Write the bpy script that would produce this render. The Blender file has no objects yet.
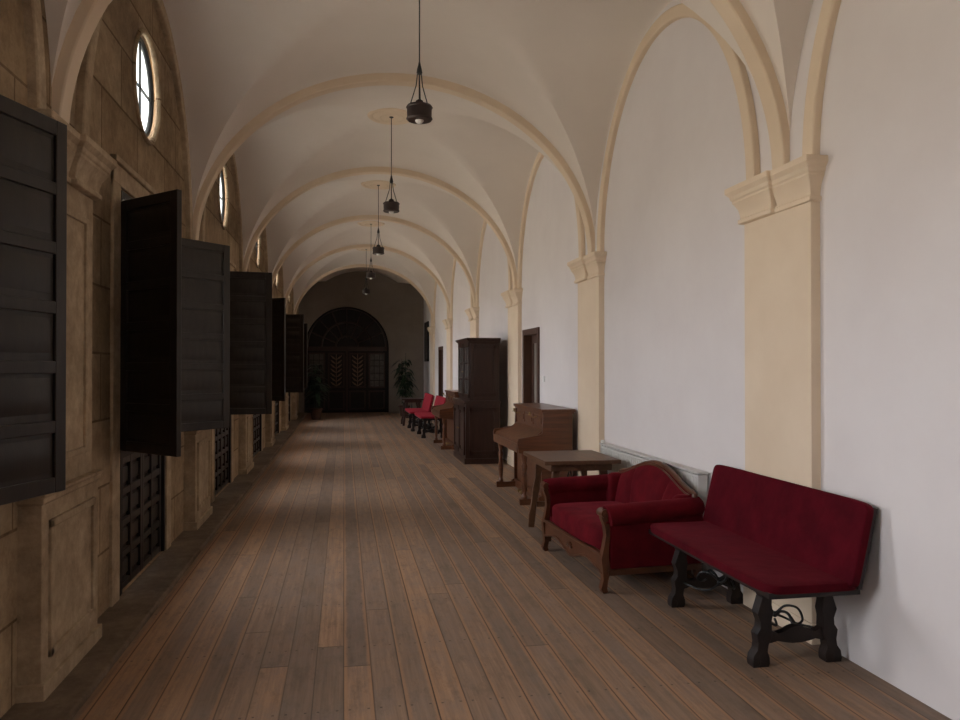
import bpy, bmesh, math, random
from mathutils import Vector, Matrix
random.seed(7)
S = bpy.context.scene
COL = S.collection
pi = math.pi

# ------------------------------------------------------------------ materials
def nt(name):
    m = bpy.data.materials.new(name); m.use_nodes = True
    n = m.node_tree; b = n.nodes["Principled BSDF"]
    return m, n, b
def N(n, t, **k):
    x = n.nodes.new(t)
    for a, v in k.items(): setattr(x, a, v)
    return x
def math_(n, op, a, b=None, c=None):
    x = N(n, 'ShaderNodeMath', operation=op)
    for i, v in enumerate((a, b, c)):
        if v is None: continue
        if isinstance(v, (int, float)): x.inputs[i].default_value = v
        else: n.links.new(v, x.inputs[i])
    return x.outputs[0]
def mixc(n, fac, a, b, bt='MIX'):
    x = N(n, 'ShaderNodeMixRGB', blend_type=bt)
    for i, v in enumerate((fac, a, b)):
        if isinstance(v, (int, float)): x.inputs[i].default_value = v
        elif isinstance(v, tuple): x.inputs[i].default_value = (*v[:3], 1)
        else: n.links.new(v, x.inputs[i])
    return x.outputs[0]
def noise(n, vec, scale, detail=4, rough=.5):
    x = N(n, 'ShaderNodeTexNoise'); x.inputs['Scale'].default_value = scale
    x.inputs['Detail'].default_value = detail; x.inputs['Roughness'].default_value = rough
    n.links.new(vec, x.inputs['Vector']); return x.outputs['Fac']
def ramp(n, fac, stops):
    x = N(n, 'ShaderNodeValToRGB'); e = x.color_ramp.elements
    while len(e) < len(stops): e.new(0.5)
    for i, (p, c) in enumerate(stops): e[i].position = p; e[i].color = (*c[:3], 1)
    n.links.new(fac, x.inputs[0]); return x.outputs[0]
def bump(n, b, h, strength=.2, dist=.01):
    x = N(n, 'ShaderNodeBump'); x.inputs['Strength'].default_value = strength
    x.inputs['Distance'].default_value = dist
    n.links.new(h, x.inputs['Height']); n.links.new(x.outputs[0], b.inputs['Normal'])
def simple(name, c1, c2, scale=4, rough=.6, bs=.1, bscale=60, stretch=(1,1,1), spec=.5):
    m, n, b = nt(name)
    tc = N(n, 'ShaderNodeTexCoord'); mp = N(n, 'ShaderNodeMapping')
    mp.inputs['Scale'].default_value = stretch
    n.links.new(tc.outputs['Object'], mp.inputs[0])
    f = noise(n, mp.outputs[0], scale, 6, .6)
    n.links.new(ramp(n, f, [(.3, c1), (.7, c2)]), b.inputs['Base Color'])
    b.inputs['Roughness'].default_value = rough
    b.inputs['Specular IOR Level'].default_value = spec
    if bs: bump(n, b, noise(n, mp.outputs[0], bscale, 3), bs, .004)
    return m

M_plaster = simple('plaster_white', (.70,.65,.635), (.76,.715,.70), 1.1, .9, .12, 14, spec=.15)
M_vault = simple('plaster_vault', (.71,.64,.575), (.77,.70,.63), .9, .9, .12, 10, spec=.15)
M_cream = simple('plaster_cream', (.70,.56,.41), (.77,.635,.48), 1.5, .85, .1, 20, spec=.2)
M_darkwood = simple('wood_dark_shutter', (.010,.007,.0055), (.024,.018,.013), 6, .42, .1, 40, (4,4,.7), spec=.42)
M_blackwood = simple('wood_black', (.006,.005,.005), (.014,.010,.009), 6, .5, .1, 40, spec=.3)
M_piano = simple('wood_piano', (.065,.021,.009), (.15,.054,.021), 5, .35, .05, 40, (.5,2,6))
M_cab = simple('wood_cabinet', (.020,.008,.005), (.042,.016,.010), 5, .38, .05, 40, (5,5,.6))
M_table = simple('wood_table', (.075,.033,.015), (.135,.060,.028), 5, .4, .05, 40, (5,.7,5))
M_door = simple('wood_door', (.05,.020,.010), (.09,.038,.020), 5, .45, .05, 40, (5,5,.6))
M_sofawood = simple('wood_sofa', (.05,.017,.007), (.115,.038,.016), 8, .35, .05, 40)
M_bench = simple('wood_bench', (.008,.0055,.005), (.022,.012,.009), 10, .5, .15, 60, spec=.35)
M_iron = simple('wrought_iron', (.006,.006,.0065), (.018,.017,.016), 20, .5, .2, 80)
M_lamp = simple('lamp_wood', (.016,.008,.007), (.034,.016,.012), 10, .5, .1, 60)
M_rad = simple('radiator_enamel', (.56,.54,.50), (.61,.59,.55), 3, .35, 0)
M_steel = simple('metal', (.3,.28,.25), (.45,.43,.4), 12, .35, 0)
M_brass = simple('brass', (.22,.14,.06), (.32,.22,.09), 12, .4, 0)
M_white = simple('porcelain', (.75,.74,.7), (.85,.84,.8), 4, .3, 0)
M_leaf = simple('leaf', (.006,.016,.006), (.014,.035,.011), 8, .5, 0)
M_pot = simple('terracotta', (.05,.022,.014), (.09,.04,.024), 8, .8, .1)
M_soil = simple('soil', (.02,.013,.009), (.04,.028,.02), 30, .95, .2)
M_chev = simple('wood_carved', (.16,.10,.065), (.24,.15,.10), 8, .5, .1)
for mm in (M_piano, M_sofawood):
    mm.node_tree.nodes["Principled BSDF"].inputs['Coat Weight'].default_value = .15

def velvet(name, c1, c2):
    m, n, b = nt(name)
    tc = N(n, 'ShaderNodeTexCoord')
    f = noise(n, tc.outputs['Object'], 5, 5, .6)
    n.links.new(ramp(n, f, [(.3, c1), (.7, c2)]), b.inputs['Base Color'])
    b.inputs['Roughness'].default_value = .85
    b.inputs['Specular IOR Level'].default_value = .08
    b.inputs['Sheen Weight'].default_value = .12
    b.inputs['Sheen Tint'].default_value = (.9,.12,.17,1)
    b.inputs['Sheen Roughness'].default_value = .4
    bump(n, b, noise(n, tc.outputs['Object'], 9, 3), .25, .02)
    return m
M_velvet = velvet('velvet_red', (.050,.0017,.005), (.092,.0035,.009))
M_velvet2 = velvet('velvet_red_sofa', (.064,.003,.006), (.125,.006,.011))
M_velvet3 = velvet('velvet_red_bright', (.20,.012,.022), (.28,.02,.032))

def stone(name, c1, c2, joint, blocks=True):
    m, n, b = nt(name)
    tc = N(n, 'ShaderNodeTexCoord'); sp = N(n, 'ShaderNodeSeparateXYZ')
    n.links.new(tc.outputs['Object'], sp.inputs[0])
    f = noise(n, tc.outputs['Object'], 1.6, 10, .72)
    f2 = noise(n, tc.outputs['Object'], 11, 8, .75)
    c = ramp(n, f, [(.32, c1), (.66, c2)])
    c = mixc(n, .55, c, ramp(n, f2, [(.32, (.38,.33,.28)), (.62, (1,.97,.93))]), 'MULTIPLY')
    h = f2
    if blocks:
        cb = N(n, 'ShaderNodeCombineXYZ')
        n.links.new(sp.outputs[1], cb.inputs[0]); n.links.new(sp.outputs[2], cb.inputs[1])
        br = N(n, 'ShaderNodeTexBrick'); n.links.new(cb.outputs[0], br.inputs[0])
        br.inputs['Scale'].default_value = 1
        br.inputs['Brick Width'].default_value = .85; br.inputs['Row Height'].default_value = .42
        br.inputs['Mortar Size'].default_value = .010; br.inputs['Mortar Smooth'].default_value = .6
        br.inputs['Color1'].default_value = (1,1,1,1); br.inputs['Color2'].default_value = (.68,.63,.57,1)
        br.inputs['Mortar'].default_value = (.34,.28,.22,1)
        c = mixc(n, .85, c, br.outputs['Color'], 'MULTIPLY')
        h = math_(n, 'SUBTRACT', f2, math_(n, 'MULTIPLY', br.outputs['Fac'], .8))
    n.links.new(c, b.inputs['Base Color'])
    b.inputs['Roughness'].default_value = .9; b.inputs['Specular IOR Level'].default_value = .2
    bump(n, b, h, .5, .015)
    return m
M_stone = stone('stone_ashlar', (.30,.215,.135), (.58,.45,.30), None)
M_stone2 = stone('stone_dressed', (.34,.255,.17), (.60,.48,.335), None, False)
M_curb = stone('stone_curb', (.12,.09,.065), (.25,.19,.14), None, False)

def floor_mat():
    m, n, b = nt('floor_planks')
    tc = N(n, 'ShaderNodeTexCoord'); sp = N(n, 'ShaderNodeSeparateXYZ')
    n.links.new(tc.outputs['Object'], sp.inputs[0])
    X, Y = sp.outputs[0], sp.outputs[1]
    W = .145
    xs = math_(n, 'DIVIDE', X, W); ix = math_(n, 'FLOOR', xs); fx = math_(n, 'FRACT', xs)
    wn = N(n, 'ShaderNodeTexWhiteNoise', noise_dimensions='1D'); n.links.new(ix, wn.inputs['W'])
    r1 = wn.outputs['Value']
    ys = math_(n, 'ADD', math_(n, 'DIVIDE', Y, 5.5), math_(n, 'MULTIPLY', r1, 7.3))
    iy = math_(n, 'FLOOR', ys); fy = math_(n, 'FRACT', ys)
    cb = N(n, 'ShaderNodeCombineXYZ'); n.links.new(ix, cb.inputs[0]); n.links.new(iy, cb.inputs[1])
    wn2 = N(n, 'ShaderNodeTexWhiteNoise', noise_dimensions='2D'); n.links.new(cb.outputs[0], wn2.inputs['Vector'])
    r2 = wn2.outputs['Value']
    base = ramp(n, r2, [(0,(.21,.145,.105)), (.35,(.255,.175,.122)), (.7,(.32,.21,.14)), (1,(.41,.25,.15))])
    # grain, shifted per board
    off = N(n, 'ShaderNodeCombineXYZ'); n.links.new(math_(n,'MULTIPLY',r2,9.0), off.inputs[1])
    va = N(n, 'ShaderNodeVectorMath', operation='ADD'); n.links.new(tc.outputs['Object'], va.inputs[0]); n.links.new(off.outputs[0], va.inputs[1])
    mp = N(n, 'ShaderNodeMapping'); mp.inputs['Scale'].default_value = (26, 1.0, 1)
    n.links.new(va.outputs[0], mp.inputs[0])
    g = noise(n, mp.outputs[0], 1.4, 8, .7)
    c = mixc(n, .75, base, ramp(n, g, [(.3,(.42,.39,.37)), (.65,(1.14,1.10,1.06))]), 'MULTIPLY')
    # worn, scuffed patches elongated along the boards
    mp2 = N(n, 'ShaderNodeMapping'); mp2.inputs['Scale'].default_value = (2.2, .8, 1)
    n.links.new(va.outputs[0], mp2.inputs[0])
    wp = noise(n, mp2.outputs[0], 1.9, 9, .8)
    c = mixc(n, math_(n, 'MULTIPLY', ramp(n, wp, [(.44,(0,0,0)), (.6,(1,1,1))]), .55), c, (.215,.165,.135))
    dp = noise(n, mp2.outputs[0], 4.5, 9, .8)
    c = mixc(n, math_(n, 'MULTIPLY', ramp(n, dp, [(.50,(0,0,0)), (.70,(1,1,1))]), .6), c, (.10,.068,.05))
    edge = math_(n, 'ABSOLUTE', math_(n, 'SUBTRACT', fx, .5))
    # varnish left along one or both board edges, irregular
    ew = math_(n, 'ADD', edge, math_(n, 'MULTIPLY', math_(n,'SUBTRACT',wp,.5), .5))
    eo = math_(n, 'MULTIPLY', ramp(n, ew, [(.33,(0,0,0)), (.42,(1,1,1))]), math_(n,'GREATER_THAN', r1, .35))
    c = mixc(n, math_(n, 'MULTIPLY', eo, .6), c, (.40,.215,.11))
    gap = ramp(n, edge, [(.466,(0,0,0)), (.492,(1,1,1))])
    gap = math_(n, 'MULTIPLY', gap, math_(n, 'ADD', .45, math_(n,'MULTIPLY', r1, .5)))
    jt = math_(n, 'MULTIPLY', math_(n, 'LESS_THAN', fy, .0014), .7)
    dk = math_(n, 'MAXIMUM', gap, jt)
    yn = math_(n, 'ABSOLUTE', math_(n, 'SUBTRACT', math_(n, 'FRACT', math_(n, 'DIVIDE', Y, .8)), .5))
    nl = math_(n, 'MULTIPLY', math_(n, 'LESS_THAN', yn, .008), math_(n, 'LESS_THAN', math_(n, 'ABSOLUTE', math_(n, 'SUBTRACT', edge, .3)), .04))
    dk = math_(n, 'MAXIMUM', dk, math_(n, 'MULTIPLY', nl, .6))
    c = mixc(n, dk, c, (.022,.014,.010))
    n.links.new(c, b.inputs['Base Color'])
    r = math_(n, 'ADD', math_(n, 'MULTIPLY', g, .3), .46)
    n.links.new(r, b.inputs['Roughness'])
    b.inputs['Specular IOR Level'].default_value = .28
    bump(n, b, math_(n, 'SUBTRACT', math_(n, 'MULTIPLY', g, .4), dk), .35, .006)
    return m
M_floor = floor_mat()

def glass_mat(name, tint, gl):
    m = bpy.data.materials.new(name); m.use_nodes = True; n = m.node_tree
    for x in list(n.nodes): n.nodes.remove(x)
    o = N(n, 'ShaderNodeOutputMaterial'); t = N(n, 'ShaderNodeBsdfTransparent'); g = N(n, 'ShaderNodeBsdfGlossy')
    t.inputs[0].default_value = (*tint, 1); g.inputs['Roughness'].default_value = .05
    mx = N(n, 'ShaderNodeMixShader'); mx.inputs[0].default_value = gl
    n.links.new(t.outputs[0], mx.inputs[1]); n.links.new(g.outputs[0], mx.inputs[2]); n.links.new(mx.outputs[0], o.inputs[0])
    return m
M_glass = glass_mat('window_glass', (.97,.98,.98), .05)
def frost_mat():
    m = bpy.data.materials.new('alabaster_pane'); m.use_nodes = True; n = m.node_tree
    for x in list(n.nodes): n.nodes.remove(x)
    o = N(n, 'ShaderNodeOutputMaterial'); t = N(n, 'ShaderNodeBsdfTranslucent'); g = N(n, 'ShaderNodeBsdfDiffuse')
    tc = N(n, 'ShaderNodeTexCoord')
    c = ramp(n, noise(n, tc.outputs['Object'], 3, 3), [(.3,(.30,.34,.345)),(.7,(.38,.42,.42))])
    n.links.new(c, t.inputs[0]); g.inputs[0].default_value = (.5,.5,.48,1)
    mx = N(n, 'ShaderNodeMixShader'); mx.inputs[0].default_value = .15
    n.links.new(t.outputs[0], mx.inputs[1]); n.links.new(g.outputs[0], mx.inputs[2]); n.links.new(mx.outputs[0], o.inputs[0])
    return m
M_alab = frost_mat()
M_dglass = simple('glass_dark', (.02,.018,.018), (.04,.035,.03), 3, .12, 0)
M_dglass2 = simple('glass_pane_dim', (.07,.065,.06), (.13,.12,.11), 9, .2, 0)
M_frost = simple('frosted_pane', (.20,.17,.14), (.30,.26,.22), 2, .3, 0)

# ------------------------------------------------------------------ mesh builder
class MB:
    def __init__(s, name, mats):
        s.name = name; s.bm = bmesh.new(); s.mats = mats; s.T = Matrix.Identity(4)
    def mi(s, m):
        if m not in s.mats: s.mats.append(m)
        return s.mats.index(m)
    def v(s, p): return s.bm.verts.new(s.T @ Vector(p))
    def f(s, vs, m):
        try: fc = s.bm.faces.new(vs)
        except ValueError: return
        fc.material_index = s.mi(m); fc.smooth = True
    def box(s, x0, x1, y0, y1, z0, z1, m):
        a = [s.v(p) for p in ((x0,y0,z0),(x1,y0,z0),(x1,y1,z0),(x0,y1,z0),(x0,y0,z1),(x1,y0,z1),(x1,y1,z1),(x0,y1,z1))]
        for q in ((3,2,1,0),(4,5,6,7),(0,1,5,4),(1,2,6,5),(2,3,7,6),(3,0,4,7)): s.f([a[i] for i in q], m)
    def prism(s, poly, plane, e0, e1, m):
        def P(p, e):
            return {'xz': (p[0], e, p[1]), 'yz': (e, p[0], p[1]), 'xy': (p[0], p[1], e)}[plane]
        A = [s.v(P(p, e0)) for p in poly]; B = [s.v(P(p, e1)) for p in poly]
        s.f(A[::-1], m); s.f(B, m); k = len(poly)
        for i in range(k): s.f([A[i], A[(i+1)%k], B[(i+1)%k], B[i]], m)
    def ribbon(s, cl, plane, e0, e1, m):
        L, R = [], []
        for i, (p, q, w) in enumerate(cl):
            a = cl[max(i-1,0)]; b = cl[min(i+1,len(cl)-1)]
            d = Vector((b[0]-a[0], b[1]-a[1])).normalized(); nn = Vector((-d.y, d.x))
            L.append((p+nn.x*w, q+nn.y*w)); R.append((p-nn.x*w, q-nn.y*w))
        s.strip([(L[i], R[i]) for i in range(len(L))], plane, e0, e1, m)
    def strip(s, pairs, plane, e0, e1, m):
        def P(p, e):
            return {'xz': (p[0], e, p[1]), 'yz': (e, p[0], p[1]), 'xy': (p[0], p[1], e)}[plane]
        rs = [[s.v(P(a,e0)), s.v(P(b,e0)), s.v(P(b,e1)), s.v(P(a,e1))] for a, b in pairs]
        for i in range(len(rs)-1):
            for j in range(4): s.f([rs[i][j], rs[i][(j+1)%4], rs[i+1][(j+1)%4], rs[i+1][j]], m)
        s.f(rs[0], m); s.f(rs[-1][::-1], m)
    def tube(s, pts, r, m, seg=10):
        pts = [Vector(p) for p in pts]; k = len(pts)
        rr = list(r) if isinstance(r, (list, tuple)) else [r]*k
        while len(rr) < k: rr.append(rr[-1])
        prev = None; rings = []
        for i in range(k):
            d = (pts[min(i+1,k-1)] - pts[max(i-1,0)]).normalized()
            if prev is None: u = d.orthogonal().normalized()
            else: u = (prev - d*prev.dot(d)).normalized()
            prev = u; w = d.cross(u)
            rings.append([s.v(pts[i] + (u*math.cos(2*pi*j/seg) + w*math.sin(2*pi*j/seg))*rr[i]) for j in range(seg)])
        for i in range(k-1):
            for j in range(seg): s.f([rings[i][j], rings[i][(j+1)%seg], rings[i+1][(j+1)%seg], rings[i+1][j]], m)
        s.f(rings[0][::-1], m); s.f(rings[-1], m)
    def lathe(s, prof, c, m, seg=24):
        rings = [[s.v((c[0]+r*math.cos(2*pi*j/seg), c[1]+r*math.sin(2*pi*j/seg), c[2]+z)) for j in range(seg)] for r, z in prof]
        for i in range(len(prof)-1):
            for j in range(seg): s.f([rings[i][j], rings[i][(j+1)%seg], rings[i+1][(j+1)%seg], rings[i+1][j]], m)
        s.f(rings[0][::-1], m); s.f(rings[-1], m)
    def cushion(s, c, sz, m, e=.35, nu=32, nv=18, fn=None):
        sg = lambda x: math.copysign(abs(x)**e, x)
        rings = []
        for i in range(1, nv):
            v = -pi/2 + pi*i/nv
            ring = []
            for j in range(nu):
                u = 2*pi*j/nu
                p = Vector((sz[0]/2*sg(math.cos(v))*sg(math.cos(u)), sz[1]/2*sg(math.cos(v))*sg(math.sin(u)), sz[2]/2*sg(math.sin(v))))
                p += Vector(c)
                if fn: p = Vector(fn(p))
                ring.append(s.v(p))
            rings.append(ring)
        for i in range(len(rings)-1):
            for j in range(nu): s.f([rings[i][j], rings[i][(j+1)%nu], rings[i+1][(j+1)%nu], rings[i+1][j]], m)
        s.f(rings[0][::-1], m); s.f(rings[-1], m)
    def done(s, loc=(0,0,0), rz=0, bevel=0, parent=None, name=None, sharp=35):
        bmesh.ops.recalc_face_normals(s.bm, faces=s.bm.faces[:])
        me = bpy.data.meshes.new(s.name); s.bm.to_mesh(me); s.bm.free()
        for m in s.mats: me.materials.append(m)
        me.set_sharp_from_angle(angle=math.radians(sharp))
        o = bpy.data.objects.new(name or s.name, me); COL.objects.link(o)
        o.location = loc; o.rotation_euler = (0,0,rz)
        if bevel:
            b = o.modifiers.new('bevel','BEVEL'); b.width = bevel; b.segments = 2; b.limit_method = 'ANGLE'
            b.angle_limit = math.radians(40)
        if parent: o.parent = parent
        return o

def smoothpts(ctrl, k=6):
    P = [Vector(p) for p in ctrl]; out = []
    for i in range(len(P)-1):
        p0, p1, p2, p3 = P[max(i-1,0)], P[i], P[i+1], P[min(i+2,len(P)-1)]
        for j in range(k):
            t = j/k
            out.append(.5*((2*p1)+(-p0+p2)*t+(2*p0-5*p1+4*p2-p3)*t*t+(-p0+3*p1-3*p2+p3)*t**3))
    out.append(P[-1]); return out

def boolean(o, cutters):
    for c in cutters:
        md = o.modifiers.new('b','BOOLEAN'); md.operation='DIFFERENCE'; md.object = c; md.solver='EXACT'
    bpy.context.view_layer.update()
    dg = bpy.context.evaluated_depsgraph_get()
    me = bpy.data.meshes.new_from_object(o.evaluated_get(dg))
    o.modifiers.clear(); o.data = me
    for c in cutters: bpy.data.objects.remove(c, do_unlink=True)

def empty(name, loc):
    o = bpy.data.objects.new(name, None); o.empty_display_size = .2; COL.objects.link(o); o.location = loc
    return o

# ------------------------------------------------------------------ layout
XR, XL = 2.71, -1.50
CX = (XR+XL)/2
PC = [.45, 4.345, 8.05, 11.85, 15.65, 19.45, 23.25]          # pilaster centres
EDG = [-3.35]+PC+[27.05]
BAYS = [((EDG[i]+EDG[i+1])/2, (EDG[i+1]-EDG[i])/2) for i in range(len(EDG)-1)]
BC = [c for c,_ in BAYS]
Y0, Y1 = -3.35, 26.2
ZS = 2.80; H = 1.85; BULGE = .22
HS = (XR-XL)/2 + .02

b = MB('floor', [M_floor]); b.box(XL-.1, XR+.1, Y0-.1, Y1+.6, -.12, 0, M_floor); b.done()
b = MB('trim_curb', [M_curb]); b.box(XL-.05, -1.21, Y0, Y1, -.05, .035, M_curb); b.done(bevel=.012, name='trim_1')

doorsR = [(10.85,.48,2.15,'a'), (17.5,.45,2.15,'b'), (21.4,.45,2.15,'c')]
b = MB('wall_right', [M_plaster]); b.box(XR, XR+.4, Y0, Y1+.9, -.12, 5.3, M_plaster); wr = b.done()
cut = []
for y,hw,h,_ in doorsR:
    c = MB('cut', [M_plaster]); c.box(XR-.1, XR+.22, y-hw, y+hw, -.01, h, M_plaster); cut.append(c.done())
boolean(wr, cut)
for i,(y,hw,h,_) in enumerate(doorsR):
    d = MB('door', [M_door])
    x = XR
    fw = .09
    d.box(x-.025, x+.2, y-hw+.001, y-hw+fw, 0, h-.001, M_door); d.box(x-.025, x+.2, y+hw-fw, y+hw-.001, 0, h-.001, M_door)
    d.box(x-.025, x+.2, y-hw+fw, y+hw-fw, h-fw, h-.001, M_door)
    a0, a1 = y-hw+fw, y+hw-fw
    d.box(x+.10, x+.14, a0, a0+.10, .01, h-fw, M_door); d.box(x+.10, x+.14, a1-.10, a1, .01, h-fw, M_door)
    for z0,z1 in ((.01,.2),(.92,1.05),(h-fw-.12,h-fw)): d.box(x+.10, x+.14, a0+.1, a1-.1, z0, z1, M_door)
    d.box(x+.112, x+.128, a0+.1, a1-.1, .2, .92, M_door); d.box(x+.10, x+.13, a0+.15, a1-.15, .27, .85, M_door)
    d.box(x+.115, x+.125, a0+.1, a1-.1, 1.05, h-fw-.12, M_frost if i == 0 else M_dglass)
    d.box(x+.105, x+.135, y-.012, y+.012, 1.05, h-fw-.12, M_door)
    d.tube([(x+.10,a0+.05,1.0),(x+.05,a0+.05,1.0),(x+.05,a0+.13,1.0)], .009, M_brass, 8)
    d.done(bevel=.006, name='door_%d'%(i+1))

# end walls
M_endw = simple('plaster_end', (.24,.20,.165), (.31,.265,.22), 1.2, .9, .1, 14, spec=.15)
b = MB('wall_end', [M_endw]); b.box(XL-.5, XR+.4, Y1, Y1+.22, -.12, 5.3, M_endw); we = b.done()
DX, DR, DS = .10, 1.42, 2.2
c = MB('cut', [M_endw])
poly = [(DX-DR,-.2),(DX+DR,-.2)] + [(DX+DR*math.cos(t*pi/32), DS+DR*math.sin(t*pi/32)) for t in range(33)]
c.prism(poly, 'xz', Y1-.1, Y1+.5, M_endw); boolean(we, [c.done()])
b = MB('wall_back', [M_plaster]); b.box(XL-.5, XR+.4, Y0-.3, Y0, -.12, 5.3, M_plaster); b.done()

# great door at the end: frame against the wall's back, leaves behind the opening
d = MB('door_4', [M_blackwood]); yd = Y1+.30
def arch(R_): return [(DX-R_,0)]+[(DX+R_*math.cos(pi-t*pi/32), DS+R_*math.sin(pi-t*pi/32)) for t in range(33)]+[(DX+R_,0)]
d.prism([(DX+DR+.08,0)]+[(DX+(DR+.08)*math.cos(t*pi/32), DS+(DR+.08)*math.sin(t*pi/32)) for t in range(33)]+[(DX-DR-.08,0)], 'xz', yd, yd+.06, M_blackwood)
d.strip(list(zip(arch(DR-.05),arch(DR+.08))), 'xz', Y1+.225, yd, M_blackwood)
for t in range(1,8):
    a = t*pi/8; d.tube([(DX+.35*math.cos(a),yd-.01,DS+.06+.3*math.sin(a)),(DX+1.3*math.cos(a),yd-.01,DS+.06+1.28*math.sin(a))], .022, M_cab, 6)
for rr in (.38,.85,1.33):
    d.tube([(DX+rr*math.cos(t*pi/24),yd-.01,DS+.05+rr*math.sin(t*pi/24)) for t in range(25)], .03, M_cab, 6)
d.box(DX-DR+.01, DX+DR-.01, yd-.05, yd, DS-.08, DS+.06, M_cab)
d.box(DX-.04, DX+.04, yd-.04, yd, 0, DS, M_cab)
for sx in (-1,1):
    for col in range(2):
        x0 = DX+sx*(.08+col*.66); x1 = DX+sx*(.08+col*.66+.56); xa, xb = min(x0,x1), max(x0,x1)
        for z0,z1 in ((.1,.75),(.85,2.05)):
            for q in ((xa,xb,z0,z0+.05),(xa,xb,z1-.05,z1),(xa,xa+.05,z0,z1),(xb-.05,xb,z0,z1)):
                d.box(q[0],q[1],yd-.03,yd,q[2],q[3],M_cab)
        if col == 1:
            d.box(xa+.05,xb-.05,yd-.006,yd-.002,.9,2.0,M_dglass2)
            for z in (1.1,1.35,1.6,1.8): d.box(xa+.05,xb-.05,yd-.02,yd,z-.012,z+.012,M_blackwood)
            for q in (.33,.66): d.box(xa+.56*q-.01,xa+.56*q+.01,yd-.02,yd,.9,2.0,M_blackwood)
        if col == 0:
            xm = (xa+xb)/2
            for k in range(7):
                z = .92+k*.15
                for s2 in (-1,1):
                    d.ribbon([(xm+s2*.01,z,.006),(xm+s2*.10,z+.06,.03),(xm+s2*.19,z+.14,.008)], 'xz', yd-.022, yd-.001, M_chev)
            d.box(xm-.012,xm+.012,yd-.024,yd,.9,2.0,M_chev)
d.done(bevel=.005)

# ------------------------------------------------------------------ left wall with windows and oculi
WC = dict(enumerate([-1.45,2.50,6.15,9.95,13.75,17.55,21.35]))
b = MB('wall_left', [M_stone]); b.box(XL-.5, XL, Y0, Y1+.9, -.12, 5.3, M_stone); wl = b.done()
cut = []
WH = .66; WT = 2.80; OR = .38; OZ = 3.74
for k, y in WC.items():
    c = MB('cut', [M_stone2]); c.box(XL-.7, XL+.1, y-WH, y+WH, .04, WT, M_stone2); cut.append(c.done())
    c = MB('cut', [M_stone2]); yo = BC[k]
    A = [c.v((XL-.7, yo+OR*2.1*math.cos(t*pi/20), OZ+OR*1.5*math.sin(t*pi/20))) for t in range(40)]
    B = [c.v((XL+.1, yo+OR*.88*math.cos(t*pi/20), OZ+OR*.95*math.sin(t*pi/20))) for t in range(40)]
    c.f(A, M_stone2); c.f(B, M_stone2)
    for t in range(40): c.f([A[t],A[(t+1)%40],B[(t+1)%40],B[t]], M_stone2)
    cut.append(c.done())
boolean(wl, cut)

def leaf(mb, W, Ht, m, npan, t=.036):
    st = .07
    mb.box(0, st, -t/2, t/2, 0, Ht, m); mb.box(W-st, W, -t/2, t/2, 0, Ht, m)
    ph = (Ht-st)/npan
    for i in range(npan+1): mb.box(st, W-st, -t/2, t/2, i*ph, i*ph+(st if i in (0,npan) else st*.8), m)
    mb.box(st, W-st, -t*.12, t*.12, st*.5, Ht-st*.5, m)
    for i in range(npan):
        z0 = i*ph+st+.02; z1 = (i+1)*ph-.02; x0, x1 = st+.02, W-st-.02
        for s2 in (-1,1):
            A = [mb.v((x, s2*t*.12, z)) for x,z in ((x0,z0),(x1,z0),(x1,z1),(x0,z1))]
            B = [mb.v((x, s2*t*.48, z)) for x,z in ((x0+.035,z0+.035),(x1-.035,z0+.035),(x1-.035,z1-.035),(x0+.035,z1-.035))]
            mb.f(B, m)
            for q in range(4): mb.f([A[q],A[(q+1)%4],B[(q+1)%4],B[q]], m)

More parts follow.
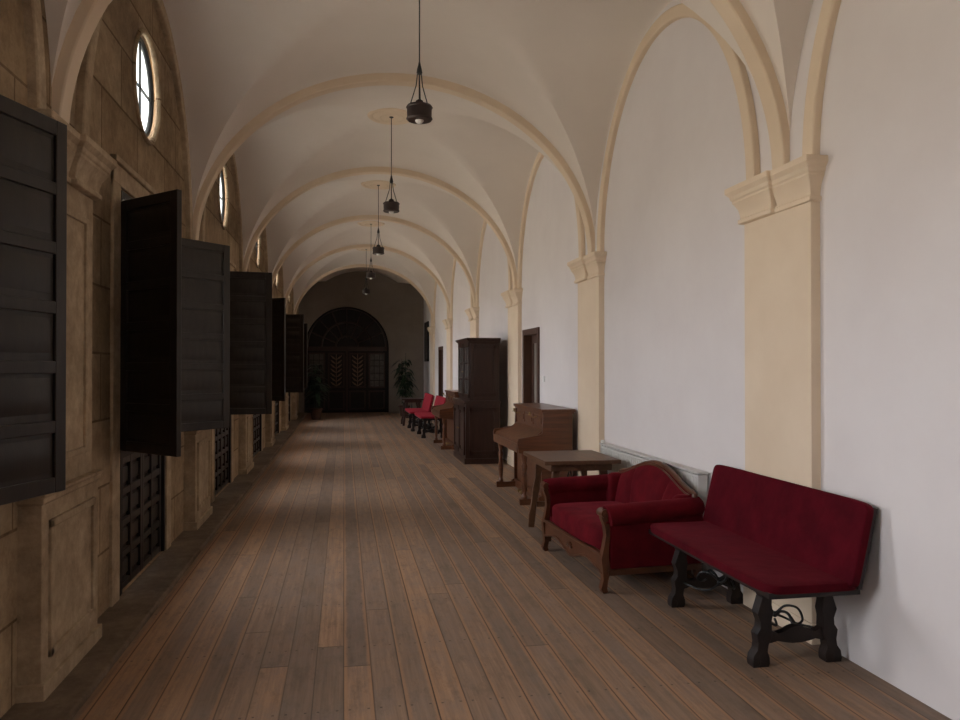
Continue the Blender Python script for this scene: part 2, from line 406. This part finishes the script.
HX = -1.47
leaves = {0:((.40,-.5),(.4,.5)), 1:((.30,-.55),(.205,.62)), 2:((.45,-.44),(.42,.47)), 3:((.60,.06),(.3,.55)),
          4:((.45,-.3),(.35,.5)), 5:((.50,-.1),(.35,.5)), 6:((.45,-.3),(.35,.5))}
for k, y in WC.items():
    root = empty('window_%d'%(k+1), (XL-.25, y, 0))
    inv = Vector((-(XL-.25), -y, 0))
    w = MB('frame', [M_blackwood])
    for (x0,x1,f) in ((XL-.06,XL+.015,.055),(XL-.42,XL-.36,.06)):
        w.box(x0,x1,y-WH+.002,y-WH+f,.045,WT-.005,M_blackwood); w.box(x0,x1,y+WH-f,y+WH-.002,.045,WT-.005,M_blackwood)
        w.box(x0,x1,y-WH+f,y+WH-f,WT-f,WT-.005,M_blackwood)
    x0,x1 = XL-.42,XL-.37
    w.box(x0,x1,y-.035,y+.035,1.02,WT-.06,M_blackwood)
    for z in (1.45,1.9,2.35): w.box(x0+.01,x1-.01,y-WH+.05,y+WH-.05,z-.012,z+.012,M_blackwood)
    w.box(x0,x1,y-WH+.05,y+WH-.05,.98,1.06,M_blackwood)
    w.box(XL-.05,XL+.01,y-WH+.055,y+WH-.055,.97,1.03,M_blackwood)
    o = w.done(bevel=.004); o.parent = root; o.location = inv
    g = MB('glass', [M_glass]); g.box(XL-.40,XL-.395,y-WH+.05,y+WH-.05,1.06,WT-.06,M_glass)
    o = g.done(); o.parent = root; o.location = inv
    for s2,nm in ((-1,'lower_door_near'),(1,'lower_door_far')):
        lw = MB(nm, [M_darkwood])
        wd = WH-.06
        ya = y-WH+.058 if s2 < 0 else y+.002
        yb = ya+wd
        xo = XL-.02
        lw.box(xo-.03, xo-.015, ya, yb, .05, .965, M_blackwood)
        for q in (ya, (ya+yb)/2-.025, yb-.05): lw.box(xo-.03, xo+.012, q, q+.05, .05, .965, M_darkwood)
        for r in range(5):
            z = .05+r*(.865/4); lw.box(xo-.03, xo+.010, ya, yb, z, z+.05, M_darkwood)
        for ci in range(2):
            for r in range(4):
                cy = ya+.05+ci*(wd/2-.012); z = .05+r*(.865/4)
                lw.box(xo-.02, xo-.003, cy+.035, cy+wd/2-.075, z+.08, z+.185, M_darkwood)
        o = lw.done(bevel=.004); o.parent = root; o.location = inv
    for si,(dx,dy) in enumerate(leaves[k]):
        hy = y-WH-.02 if si == 0 else y+WH+.02
        if k == 2 and si == 1: hy = y+WH+.04
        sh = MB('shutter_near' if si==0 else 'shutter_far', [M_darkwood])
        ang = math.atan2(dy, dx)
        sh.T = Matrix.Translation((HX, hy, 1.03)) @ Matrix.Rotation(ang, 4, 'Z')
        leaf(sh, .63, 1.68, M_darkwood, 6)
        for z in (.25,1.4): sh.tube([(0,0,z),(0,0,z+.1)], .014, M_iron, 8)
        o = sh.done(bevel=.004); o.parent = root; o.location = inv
    yo = BC[k]
    oc = MB('oculus_frame', [M_stone2])
    oc.tube([(XL-.045, yo+OR*.88*math.cos(t*pi/24), OZ+OR*.95*math.sin(t*pi/24)) for t in range(49)], .022, M_iron, 8)
    oc.tube([(XL+.0, yo+OR*1.0*math.cos(t*pi/24), OZ+OR*1.07*math.sin(t*pi/24)) for t in range(49)], .022, M_stone, 8)
    oc.box(XL-.055,XL-.04,yo-.007,yo+.007,OZ-OR*.92,OZ+OR*.92,M_iron)
    oc.box(XL-.055,XL-.04,yo-OR*.86,yo+OR*.86,OZ-.007,OZ+.007,M_iron)
    o = oc.done(); o.parent = root; o.location = inv
    pn = MB('oculus_pane', [M_alab])
    A = [pn.v((XL-.06, yo+OR*.90*math.cos(t*pi/20), OZ+OR*.97*math.sin(t*pi/20))) for t in range(40)]
    pn.f(A, M_alab); o = pn.done(); o.parent = root; o.location = inv
    for nm,yy,zz,sy,sz in (('portal_window',y,1.93,1.3,1.75),('portal_oculus',yo,OZ,1.6,1.2)):
        L = bpy.data.lights.new(nm,'AREA'); L.shape='RECTANGLE'; L.size = sz; L.size_y = sy
        L.cycles.is_portal = True
        lo = bpy.data.objects.new(nm, L); COL.objects.link(lo); lo.parent = root
        lo.location = Vector((XL-.51, yy, zz))+inv; lo.rotation_euler = (0,-pi/2,0)

# ------------------------------------------------------------------ vault
b = MB('ceiling', [M_vault]); NN = 44
for yc, hb in BAYS:
    g = []; SH = hb-.055
    for i in range(NN+1):
        a = -pi/2+pi*i/NN; row = []
        for j in range(NN+1):
            bb = -pi/2+pi*j/NN
            ca, cb_ = max(0,math.cos(a)), max(0,math.cos(bb))
            z = ZS + H*max(ca,cb_) + BULGE*ca*cb_
            row.append(b.v((CX+HS*math.sin(a), yc+SH*math.sin(bb), z)))
        g.append(row)
    for i in range(NN):
        for j in range(NN):
            q = [g[i][j],g[i+1][j],g[i+1][j+1],g[i][j+1]]
            if i+j == NN-1: b.f([q[0],q[1],q[3]],M_vault); b.f([q[1],q[2],q[3]],M_vault)
            else: b.f([q[0],q[1],q[2]],M_vault); b.f([q[0],q[2],q[3]],M_vault)
b.done(sharp=50)

tn = 2
for y in PC:
    b = MB('rib', [M_cream]); pr = []
    for i in range(65):
        t = pi*i/64; c_, s_ = math.cos(t), math.sin(t)
        pr.append(((CX+(HS-.06)*c_, ZS-.005+(H-.055)*s_), (CX+(HS+.06)*c_, ZS-.005+(H+.12)*s_)))
    b.strip(pr, 'xz', y-.068, y+.068, M_cream)
    b.done(bevel=.010, name='trim_%d'%tn); tn += 1
for side in (1,-1):
    for yc, hb in BAYS:
        b = MB('rib', [M_cream]); pr = []
        n2 = 48
        for i in range(n2+1):
            t = pi*i/n2; c_, s_ = math.cos(t), math.sin(t)
            pr.append(((yc+(hb-.37)*c_, ZS+1.70*s_), (yc+(hb-.265)*c_, ZS+1.805*s_)))
        if side > 0: b.strip(pr, 'yz', XR-.05, XR+.02, M_cream)
        else: b.strip(pr, 'yz', XL-.02, XL+.05, M_stone2)
        b.done(bevel=.010, name='trim_%d'%tn); tn += 1

PROF = [(-.25,0),(-.245,.015),(-.22,.015),(-.215,.003),(-.19,.005),(-.15,.014),(-.115,.034),(-.105,.042),(-.09,.042),(-.085,.05),(-.06,.056),(-.045,.070),(-.035,.078),(0,.078)]
def loft(b, wallx, side, facep, y0, y1, prof, m, zt):
    rings = []
    for dz, p in prof:
        xo = wallx - side*(facep+p)
        xb = wallx + side*.02
        rings.append([b.v(q) for q in ((xb,y0-p,zt+dz),(xo,y0-p,zt+dz),(xo,y1+p,zt+dz),(xb,y1+p,zt+dz))])
    for i in range(len(rings)-1):
        for j in range(4): b.f([rings[i][j],rings[i][(j+1)%4],rings[i+1][(j+1)%4],rings[i+1][j]], m)
    b.f(rings[0][::-1], m); b.f(rings[-1], m)
for k_,y in enumerate(PC):
    PW = .37
    b = MB('pilaster', [M_cream])
    b.box(XR-.06, XR+.02, y-PW, y+PW, 0, ZS-.2, M_cream)
    loft(b, XR, 1, .06, y-PW, y-.03, PROF, M_cream, ZS)
    loft(b, XR, 1, .085, y-.0, y+PW, PROF, M_cream, ZS)
    b.box(XR-.07, XR+.02, y-PW-.012, y+PW+.012, 0, .12, M_cream)
    b.done(bevel=.004, name='trim_%d'%tn, sharp=25); tn += 1
    PW = .385; y = y - (.05 if k_ == 1 else 0)
    b = MB('pilaster', [M_stone2])
    b.box(XL-.02, XL+.08, y-PW, y+PW, 0, ZS-.2, M_stone2)
    loft(b, XL, -1, .08, y-PW, y-.02, PROF, M_stone2, ZS)
    loft(b, XL, -1, .11, y+.0, y+PW, PROF, M_stone2, ZS)
    fx0, fx1 = XL+.08, XL+.095
    for (a0,a1,z0,z1) in ((y-.27,y-.235,1.12,2.42),(y+.235,y+.27,1.12,2.42),(y-.27,y+.27,1.12,1.155),(y-.27,y+.27,2.385,2.42)):
        b.box(fx0-.01,fx1,a0,a1,z0,z1,M_stone2)
    b.box(XL-.02, XL+.105, y-PW-.03, y+PW+.03, 0, .95, M_stone2)
    loft(b, XL, -1, .105, y-PW-.03, y+PW+.03, [(-.06,0),(-.045,.012),(-.02,.014),(-.015,.022),(0,.022)], M_stone2, 1.0)
    b.box(XL-.02, XL+.125, y-PW-.05, y+PW+.05, 0, .11, M_stone2)
    for (a0,a1,z0,z1) in ((y-.33,y-.29,.2,.86),(y+.29,y+.33,.2,.86),(y-.33,y+.33,.2,.24),(y-.33,y+.33,.82,.86)):
        b.box(XL+.10,XL+.12,a0,a1,z0,z1,M_stone2)
    b.done(bevel=.008, name='trim_%d'%tn, sharp=25); tn += 1
for k,y in WC.items():
    b = MB('surround', [M_stone2])
    for s2 in (-1,1):
        a = y+s2*(WH+.11)
        b.box(XL-.02, XL+.02, a-.085, a+.085, .0, WT+.12, M_stone2)
    b.box(XL-.02, XL+.022, y-WH-.195, y+WH+.195, WT+.01, WT+.14, M_stone2)
    b.box(XL-.02, XL+.045, y-WH-.22, y+WH+.22, WT+.14, WT+.18, M_stone2)
    b.done(bevel=.006, name='trim_%d'%tn); tn += 1

for yc in BC[:-1]:
    b = MB('ceiling_medallion', [M_cream]); zc = ZS+H+BULGE
    prof = [(.13,-.02),(.15,-.03),(.17,-.02),(.24,-.015),(.26,-.028),(.29,-.03),(.31,-.015),(.31,.05),(.05,.05)]
    b.lathe(prof, (CX,yc,zc), M_cream, 36); b.done(name='ceiling_medallion')
    p = MB('pendant_lamp', [M_lamp]); z0 = 3.61
    p.lathe([(.02,-.03),(.03,-.02),(.03,.03),(.02,.045)], (0,0,zc-.0), M_iron, 20)
    p.tube([(0,0,zc-.03),(0,0,4.05)], .005, M_iron, 6)
    p.lathe([(.004,0),(.024,.02),(.02,.05),(.010,.09),(.004,.12)], (0,0,3.98), M_iron, 14)
    for a in range(3):
        an = a*2*pi/3+.5; ca, sa = math.cos(an), math.sin(an)
        p.tube([(.018*ca,.018*sa,4.0),(.03*ca,.03*sa,3.9),(.088*ca,.088*sa,3.74)], .0045, M_iron, 6)
    p.tube([(0,0,4.0),(0,0,3.72)], .006, M_iron, 6)
    p.lathe([(.05,0),(.098,0),(.108,.012),(.1,.03),(.102,.06),(.102,.095),(.110,.105),(.1,.12),(.045,.12),(.04,.13),(.03,.16),(.0,.18)], (0,0,z0), M_lamp, 28)
    p.lathe([(.0,-.02),(.022,-.014),(.034,.0),(.036,.01),(.03,.02)], (0,0,z0-.008), M_white, 18)
    p.done(loc=(CX,yc,0))

# ------------------------------------------------------------------ furniture
def settle(name, loc, rz=0, L=1.58, V=None):
    V = V or M_velvet
    b = MB(name, [V]); h = L/2
    b.box(-.26,.25,-h+.02,h-.02,.425,.455,M_bench)
    b.cushion((-.005,0,.472),(.55,L,.055),V,.2,48,14)
    th = math.radians(13)
    b.T = Matrix.Translation((.185,0,.47)) @ Matrix.Rotation(th,4,'Y')
    b.cushion((0,0,.215),(.05,L+.06,.45),V,.13,48,24)
    b.box(.02,.045,-h-.02,h+.02,.0,.42,M_bench)
    b.T = Matrix.Identity(4)
    for yy in (-.53,.49):
        b.T = Matrix.Translation((.03,0,0))
        for sx in (-1,1):
            cl = [(sx*.17,.43,.05),(sx*.172,.40,.05),(sx*.178,.365,.028),(sx*.184,.33,.033),(sx*.188,.285,.045),(sx*.184,.24,.032),(sx*.184,.20,.034),(sx*.194,.165,.045),(sx*.20,.12,.030),(sx*.205,.085,.03),(sx*.21,.055,.046),(sx*.213,.02,.05),(sx*.213,.0,.044)]
            b.ribbon(cl,'xz',yy-.032,yy+.032,M_bench)
            b.tube([(sx*.238,yy-.034,.028),(sx*.238,yy+.034,.028)],.022,M_bench,12)
        cl = [(-.19,.15,.03),(-.15,.155,.034),(-.11,.15,.02),(-.07,.15,.03),(-.03,.155,.042),(0,.16,.046),(.03,.155,.042),(.07,.15,.03),(.11,.15,.02),(.15,.155,.034),(.19,.15,.03)]
        b.ribbon(cl,'xz',yy-.022,yy+.022,M_bench)
        b.box(-.21,.20,yy-.035,yy+.035,.395,.43,M_bench)
        s2 = 1 if yy < 0 else -1
        pts = smoothpts([(0,yy,.17),(0,yy+s2*.05,.24),(0,yy+s2*.13,.235),(0,yy+s2*.19,.20),(0,yy+s2*.27,.24),(0,yy+s2*.33,.34),(0,yy+s2*.40,.425)],6)
        b.tube(pts,.0085,M_iron,8)
        for sx in (-1,1):
            pts = smoothpts([(0,yy+s2*.19,.20),(sx*.05,yy+s2*.17,.25),(sx*.095,yy+s2*.12,.25),(sx*.10,yy+s2*.08,.20),(sx*.06,yy+s2*.075,.18),(sx*.05,yy+s2*.11,.205)],6)
            b.tube(pts,.007,M_iron,8)
            pts = smoothpts([(0,yy+s2*.20,.20),(sx*.07,yy+s2*.22,.17),(sx*.12,yy+s2*.16,.15),(sx*.17,yy+s2*.03,.16)],6)
            b.tube(pts,.007,M_iron,8)
        b.cushion((0,yy+s2*.19,.20),(.035,.03,.035),M_iron,1,12,8)
        b.T = Matrix.Identity(4)
    return b.done(loc=loc, rz=rz, bevel=.004)
settle('bench', (2.365,4.28,0))
settle('bench', (1.92,17.35,0), V=M_velvet3)
settle('bench', (1.84,19.12,0), V=M_velvet3)

def sofa():
    b = MB('sofa', [M_velvet2]); h = .66; W = M_sofawood; V = M_velvet2
    b.box(-.36,.34,-h+.06,h-.06,.19,.30,V)
    def sag(p):
        x,y,z = p
        return (x - .03*math.cos(y*2.4) , y, z + .02*math.cos(y*2.6)*(1 if z>.35 else 0) - (.014*math.exp(-((y)/.03)**2) if z>.36 else 0))
    b.cushion((-.06,0,.345),(.66,2*h-.17,.17),V,.32,56,18,sag)
    pr = []
    for i in range(33):
        y = -h+.03+i*(2*h-.06)/32; t = y/h
        zb = .135-.03*math.cos(t*pi*2)+.02*abs(t)
        pr.append(((y,zb),(y,.265)))
    b.strip(pr,'yz',-.40,-.355,W)
    b.tube([(-.405,-h+.04+i*(2*h-.08)/20,.262) for i in range(21)],.012,W,8)
    b.tube([(-.402,p[0][0],p[0][1]+.01) for p in pr],.010,W,8)
    for a in range(-3,4):
        an = a*.42; b.tube([(-.405,0,.17),(-.410,.05*math.sin(an),.17+.05*math.cos(an))],[.005,.010],W,8)
    topz = lambda y: .665+.145*(.5+.5*math.cos(pi*min(1,abs(y)/.62)))**.75
    th = math.radians(12)
    b.T = Matrix.Translation((.25,0,.30)) @ Matrix.Rotation(th,4,'Y') @ Matrix.Translation((0,0,-.30))
    nY, nZ = 60, 14
    def grid(xf):
        g = []
        for i in range(nY+1):
            y = -.62+1.24*i/nY; row = []
            for j in range(nZ+1):
                s_ = j/nZ; z = .25+(topz(y)-.25)*s_
                ty = abs(y)/.62
                bul = (1-ty**6)*(1-abs(2*s_-1)**4)
                rib = -.026*math.exp(-(((abs(y)-.21-.10*s_)/.022)**2))*(1 if xf<0 else 0)*min(1,4*s_*(1-s_)*2)
                x = (xf*(.03+.05*bul)) - rib
                row.append(b.v((x,y,z)))
            g.append(row)
        for i in range(nY):
            for j in range(nZ): b.f([g[i][j],g[i+1][j],g[i+1][j+1],g[i][j+1]],V)
        return g
    g1 = grid(-1); g2 = grid(.6)
    for i in range(nY):
        for j in (0,nZ): b.f([g1[i][j],g1[i+1][j],g2[i+1][j],g2[i][j]],V)
    for i in (0,nY):
        for j in range(nZ): b.f([g1[i][j],g1[i][j+1],g2[i][j+1],g2[i][j]],V)
    crest = [(0,-.635+1.27*i/60) for i in range(61)]
    pts = [(-.005,y,topz(y)+.010) for _,y in crest]
    b.tube([(0,-.635,.30),(0,-.636,.5)]+pts+[(0,.636,.5),(0,.635,.30)],.020,W,10)
    b.tube([(-.035,y*.97,topz(y)-.010) for _,y in crest],.008,W,8)
    b.tube([(-.01,-.16+.32*i/16,topz(-.16+.32*i/16)+.008) for i in range(17)],[.018+.008*math.sin(pi*i/16) for i in range(17)],W,10)
    b.T = Matrix.Identity(4)
    for s2 in (-1,1):
        y = s2*(h-.03)
        pr = []
        for i in range(15):
            x = -.35+.72*i/14
            zt = .52+.03*(i/14)+.015*math.sin(i/14*pi)
            pr.append(((x,.17),(x,zt)))
        b.strip(pr,'xz',y-.035,y+.035,V)
        pts = smoothpts([(-.375,y+s2*.02,.54),(-.34,y+s2*.02,.545),(-.18,y+s2*.02,.552),(.0,y+s2*.015,.558),(.20,y+s2*.005,.565),(.38,y-s2*.01,.575)],5)
        rr = [.055]+[.075]*(len(pts)-2)+[.05]
        b.tube(pts,rr,V,18)
        b.cushion((.27,y-s2*.04,.46),(.22,.12,.40),V,.5,20,12)
        cl = [(-.385,.0,.018),(-.398,.03,.022),(-.385,.09,.018),(-.378,.16,.030),(-.390,.24,.028),(-.380,.32,.018),(-.368,.40,.015),(-.374,.47,.018),(-.392,.53,.022),(-.405,.575,.018),(-.395,.595,.010)]
        b.ribbon(cl,'xz',y-.026,y+.026,W)
        b.tube([(-.395,y-.045,.562),(-.395,y+.052,.562)],.030,W,16)
        b.tube(smoothpts([(-.385,y+s2*.04,.50),(-.2,y+s2*.042,.492),(.05,y+s2*.042,.497),(.36,y+s2*.036,.515)],5),.007,V,8)
        b.box(-.37,.36,y-.038,y+.04,.125,.165,W)
        cl = [(.34,.17,.026),(.345,.10,.022),(.355,.04,.018),(.365,0,.018)]
        b.ribbon(cl,'xz',y-.024,y+.024,W)
    b.done(loc=(2.155,5.80,0), rz=math.radians(4), bevel=.003)
sofa()

def table(name, loc, hx, hy, ht, mat, rz=0):
    b = MB(name,[mat])
    b.box(-hx,hx,-hy,hy,ht-.035,ht,mat)
    b.box(-hx+.07,hx-.07,-hy+.05,hy-.05,ht-.10,ht-.035,mat)
    for sy in (-1,1):
        for sx in (-1,1):
            cl = [(sx*(hx-.14),ht-.05,.03),(sx*(hx-.13),ht-.15,.036),(sx*(hx-.115),ht-.25,.024),(sx*(hx-.10),ht-.36,.036),(sx*(hx-.08),ht-.5,.024),(sx*(hx-.06),ht-.62,.034),(sx*(hx-.05),.0,.03)]
            b.ribbon(cl,'xz',sy*(hy-.11)-.022,sy*(hy-.11)+.022,mat)
        b.box(-hx+.11,hx-.11,sy*(hy-.11)-.015,sy*(hy-.11)+.015,.2,.25,mat)
    pts = smoothpts([(0,-hy+.11,.23),(0,-hy*.5,.34),(0,0,ht-.12)],5)
    b.tube(pts,.008,M_iron,8); b.tube([(p.x,-p.y,p.z) for p in pts],.008,M_iron,8)
    b.done(loc=loc,rz=rz,bevel=.004)
table('wooden_table',(2.14,7.05,0),.36,.42,.74,M_table)
table('side_table',(1.82,20.7,0),.30,.42,.72,M_cab)

def piano(name, loc, mat, L=1.42, Hh=1.17):
    b = MB(name,[mat]); h = L/2
    b.box(-.02,.30,-h+.03,h-.03,.06,Hh-.04,mat)
    for s2 in (-1,1):
        y = s2*(h-.018)
        poly = [(.31,0),(.31,Hh-.035),(-.04,Hh-.035),(-.05,.82),(-.10,.80),(-.33,.765),(-.345,.72),(-.33,.60),(-.06,.58),(-.06,.10),(-.10,.08),(-.10,0)]
        b.prism(poly,'xz',y-.018,y+.018,mat)
        yy = s2*(h-.06)
        b.lathe([(.03,0),(.036,.03),(.022,.06),(.030,.12),(.034,.2),(.026,.32),(.036,.38),(.022,.42),(.034,.47),(.038,.5),(.038,.6)],(-.25,yy,.06),mat,16)
        b.box(-.31,.0,yy-.035,yy+.035,0,.07,mat)
        b.cushion((-.27,yy,.03),(.06,.05,.06),M_iron,1,10,8)
    b.box(-.06,.34,-h-.02,h+.02,Hh-.035,Hh,mat)
    b.box(-.045,.33,-h-.008,h+.008,Hh-.055,Hh-.035,mat)
    b.box(-.34,-.02,-h+.03,h-.03,.60,.665,mat)
    b.prism([(-.32,.67),(-.32,.715),(-.30,.74),(-.10,.80),(-.03,.86),(-.02,.67)],'xz',-h+.04,h-.04,mat)
    b.box(-.345,-.325,-h+.035,h-.035,.62,.70,mat)
    for a0,a1 in ((-h+.07,-.24),(-.2,.2),(.24,h-.07)):
        b.box(-.032,-.02,a0,a1,.89,Hh-.08,mat)
        b.box(-.042,-.03,a0+.03,a1-.03,.92,Hh-.11,mat)
    b.box(-.032,-.02,-h+.08,h-.08,.14,.56,mat); b.box(-.042,-.03,-h+.14,h-.14,.2,.5,mat)
    b.box(-.06,.0,-h+.03,h-.03,.0,.10,mat)
    for y in (-.07,.07): b.tube([(-.05,y,.06),(-.11,y,.05),(-.16,y,.035)],[.008,.01,.02],M_brass,8)
    for y in (-.42,.42):
        b.tube(smoothpts([(-.04,y,1.0),(-.09,y,.99),(-.12,y+.02,1.01)],4),.006,M_brass,8)
        b.lathe([(.025,0),(.03,.006),(.012,.01),(.014,.04)],(-.12,y+.02,1.01),M_brass,12)
    b.done(loc=loc,bevel=.004)
piano('upright_piano',(2.30,9.22,0),M_piano,1.46,1.10)
piano('upright_piano',(2.14,15.1,0),M_piano,1.35,1.10)

def cabinet():
    b = MB('display_cabinet',[M_cab]); m = M_cab; h = .62
    b.box(-.30,.27,-h,h,.08,.98,m)
    b.box(-.32,.28,-h-.02,h+.02,0,.09,m)
    b.box(-.325,.28,-h-.025,h+.025,.98,1.03,m)
    b.box(-.22,.27,-h+.03,h-.03,1.03,2.02,m)
    for s2 in (-1,1):
        y0, y1 = (.02,h-.05) if s2>0 else (-h+.05,-.02)
        for q in ((y0,y0+.05,1.08,1.98),(y1-.05,y1,1.08,1.98),(y0,y1,1.08,1.13),(y0,y1,1.92,1.98)):
            b.box(-.245,-.22,q[0],q[1],q[2],q[3],m)
        b.box(-.226,-.222,y0+.05,y1-.05,1.13,1.92,M_dglass2)
        for z in (1.38,1.64): b.box(-.238,-.224,y0+.05,y1-.05,z-.01,z+.01,m)
        b.box(-.238,-.224,(y0+y1)/2-.01,(y0+y1)/2+.01,1.13,1.92,m)
        for q in ((y0,y0+.07,.14,.93),(y1-.07,y1,.14,.93),(y0,y1,.14,.21),(y0,y1,.86,.93)):
            b.box(-.325,-.30,q[0],q[1],q[2],q[3],m)
        b.box(-.315,-.30,y0+.11,y1-.11,.26,.81,m)
        b.cushion((-.335,s2*.06,.55),(.025,.025,.025),M_brass,1,10,8)
        b.cushion((-.255,s2*.045,1.5),(.02,.02,.02),M_brass,1,10,8)
        ys = s2*(h-.03); 
        for (x0,x1,z0,z1,yy) in ((-.16,.22,1.10,1.95,ys),(-.24,.22,.15,.92,s2*h)):
            t = .012*s2
            for q in ((x0,x0+.05,z0,z1),(x1-.05,x1,z0,z1),(x0,x1,z0,z0+.06),(x0,x1,z1-.06,z1)):
                b.box(q[0],q[1],min(yy,yy+t),max(yy,yy+t),q[2],q[3],m)
    loft_prof = [(0,0),(.02,.015),(.035,.015),(.05,.04),(.07,.055),(.09,.055)]
    rings=[]
    for dz,p in loft_prof:
        rings.append([b.v(q) for q in ((.28,-h+.03-p,1.97+dz),(-.23-p,-h+.03-p,1.97+dz),(-.23-p,h-.03+p,1.97+dz),(.28,h-.03+p,1.97+dz))])
    for i in range(len(rings)-1):
        for j in range(4): b.f([rings[i][j],rings[i][(j+1)%4],rings[i+1][(j+1)%4],rings[i+1][j]],m)
    b.f(rings[0][::-1],m); b.f(rings[-1],m)
    b.done(loc=(2.25,12.85,0),bevel=.004)
cabinet()

b = MB('radiator',[M_rad]); L=2.2
b.box(-.045,.03,-L/2,L/2,.42,.78,M_rad)
b.box(-.055,.035,-L/2-.01,L/2+.01,.79,.805,M_rad)
for i in range(45):
    y = -L/2+.03+i*(L-.06)/44
    b.box(-.052,-.044,y-.014,y+.014,.45,.76,M_rad)
for y in (-L/2+.15,L/2-.15):
    b.box(.03,.05,y-.02,y+.02,.45,.75,M_steel); b.box(-.02,.02,y-.02,y+.02,0,.42,M_rad); b.box(-.03,.02,y-.02,y+.02,.77,.80,M_rad)
b.tube([(0,L/2,.76),(0,L/2+.05,.76)],.012,M_steel,8)
b.lathe([(.012,0),(.024,.01),(.024,.06),(.015,.07)],(0,L/2+.05,.76),M_white,12)
b.tube([(0,L/2+.05,.76),(0,L/2+.05,.0)],.009,M_rad,8)
b.done(loc=(2.655,6.42,.0),bevel=.002)
b = MB('light_switch',[M_white]); b.box(-.012,0,-.04,.04,-.04,.04,M_white); b.box(-.018,-.01,-.018,.018,-.025,.025,M_white)
b.done(loc=(XR,10.15,1.42),bevel=.003)
b = MB('framed_picture',[M_blackwood]); 
for q in ((-.5,.5,0,.08),(-.5,.5,1.22,1.3),(-.5,-.42,0,1.3),(.42,.5,0,1.3)): b.box(-.05,0,q[0],q[1],q[2],q[3],M_blackwood)
b.box(-.025,0,-.43,.43,.05,1.25,M_cab); b.done(loc=(XR,25.0,1.75),bevel=.004)

def plant(name, loc, hgt, n, spread, seed):
    random.seed(seed)
    b = MB(name,[M_pot])
    b.lathe([(.11,0),(.13,.02),(.17,.28),(.19,.29),(.19,.34),(.17,.34),(.165,.30)],(0,0,0),M_pot,24)
    b.lathe([(.0,.0),(.16,.0),(.16,.012),(0,.014)],(0,0,.295),M_soil,20)
    for s_ in range(5):
        a = s_*1.25; sx, sy = .05*math.cos(a), .05*math.sin(a); hh = hgt*(.55+.1*s_)
        b.tube([(sx,sy,.3),(sx*1.6,sy*1.6,.3+hh*.5),(sx*2.2,sy*2.2,.3+hh)],[.012,.009,.005],M_leaf,6)
        for i in range(n//5):
            t = .25+.75*random.random(); z = .3+hh*t; an = random.random()*2*pi
            Ln = spread*(.6+.5*random.random()); d = Vector((math.cos(an),math.sin(an),0)); w = Vector((-d.y,d.x,0))
            up = .3+.6*random.random(); L_,R_=[],[]
            for k in range(6):
                u = k/5; p = Vector((sx*2*t,sy*2*t,z))+d*Ln*u+Vector((0,0,Ln*(up*u-1.0*u*u)))
                ww = .055*math.sin(pi*min(1,.12+u*.9))*(1 if k<5 else 0)+.002
                L_.append(b.v(p+w*ww)); R_.append(b.v(p-w*ww))
            for k in range(5): b.f([L_[k],R_[k],R_[k+1],L_[k+1]],M_leaf)
    b.done(loc=loc)
plant('potted_plant',(-.82,23.2,0.),1.5,100,.38,3)
plant('potted_plant',(1.90,24.3,0.),1.8,120,.40,5)

# ------------------------------------------------------------------ world, camera
w = bpy.data.worlds.new('sky'); S.world = w; w.use_nodes = True; n = w.node_tree
bg = n.nodes['Background']
tc = N(n,'ShaderNodeTexCoord'); sp = N(n,'ShaderNodeSeparateXYZ'); n.links.new(tc.outputs['Generated'], sp.inputs[0])
c = ramp(n, math_(n,'MULTIPLY_ADD',sp.outputs[2],.5,.5), [(.42,(.62,.55,.46)),(.52,(.90,.89,.93)),(1,(.88,.89,.96))])
n.links.new(c, bg.inputs[0]); bg.inputs[1].default_value = 18.5

S.view_settings.view_transform = 'Standard'
cam = bpy.data.cameras.new('camera'); co = bpy.data.objects.new('camera', cam); COL.objects.link(co)
cam.lens = 760*36/960; cam.sensor_width = 36; cam.clip_start = .05
co.location = (0,0,1.6)
co.rotation_euler = (math.radians(90.45), 0, -math.atan(136/760))
S.camera = co
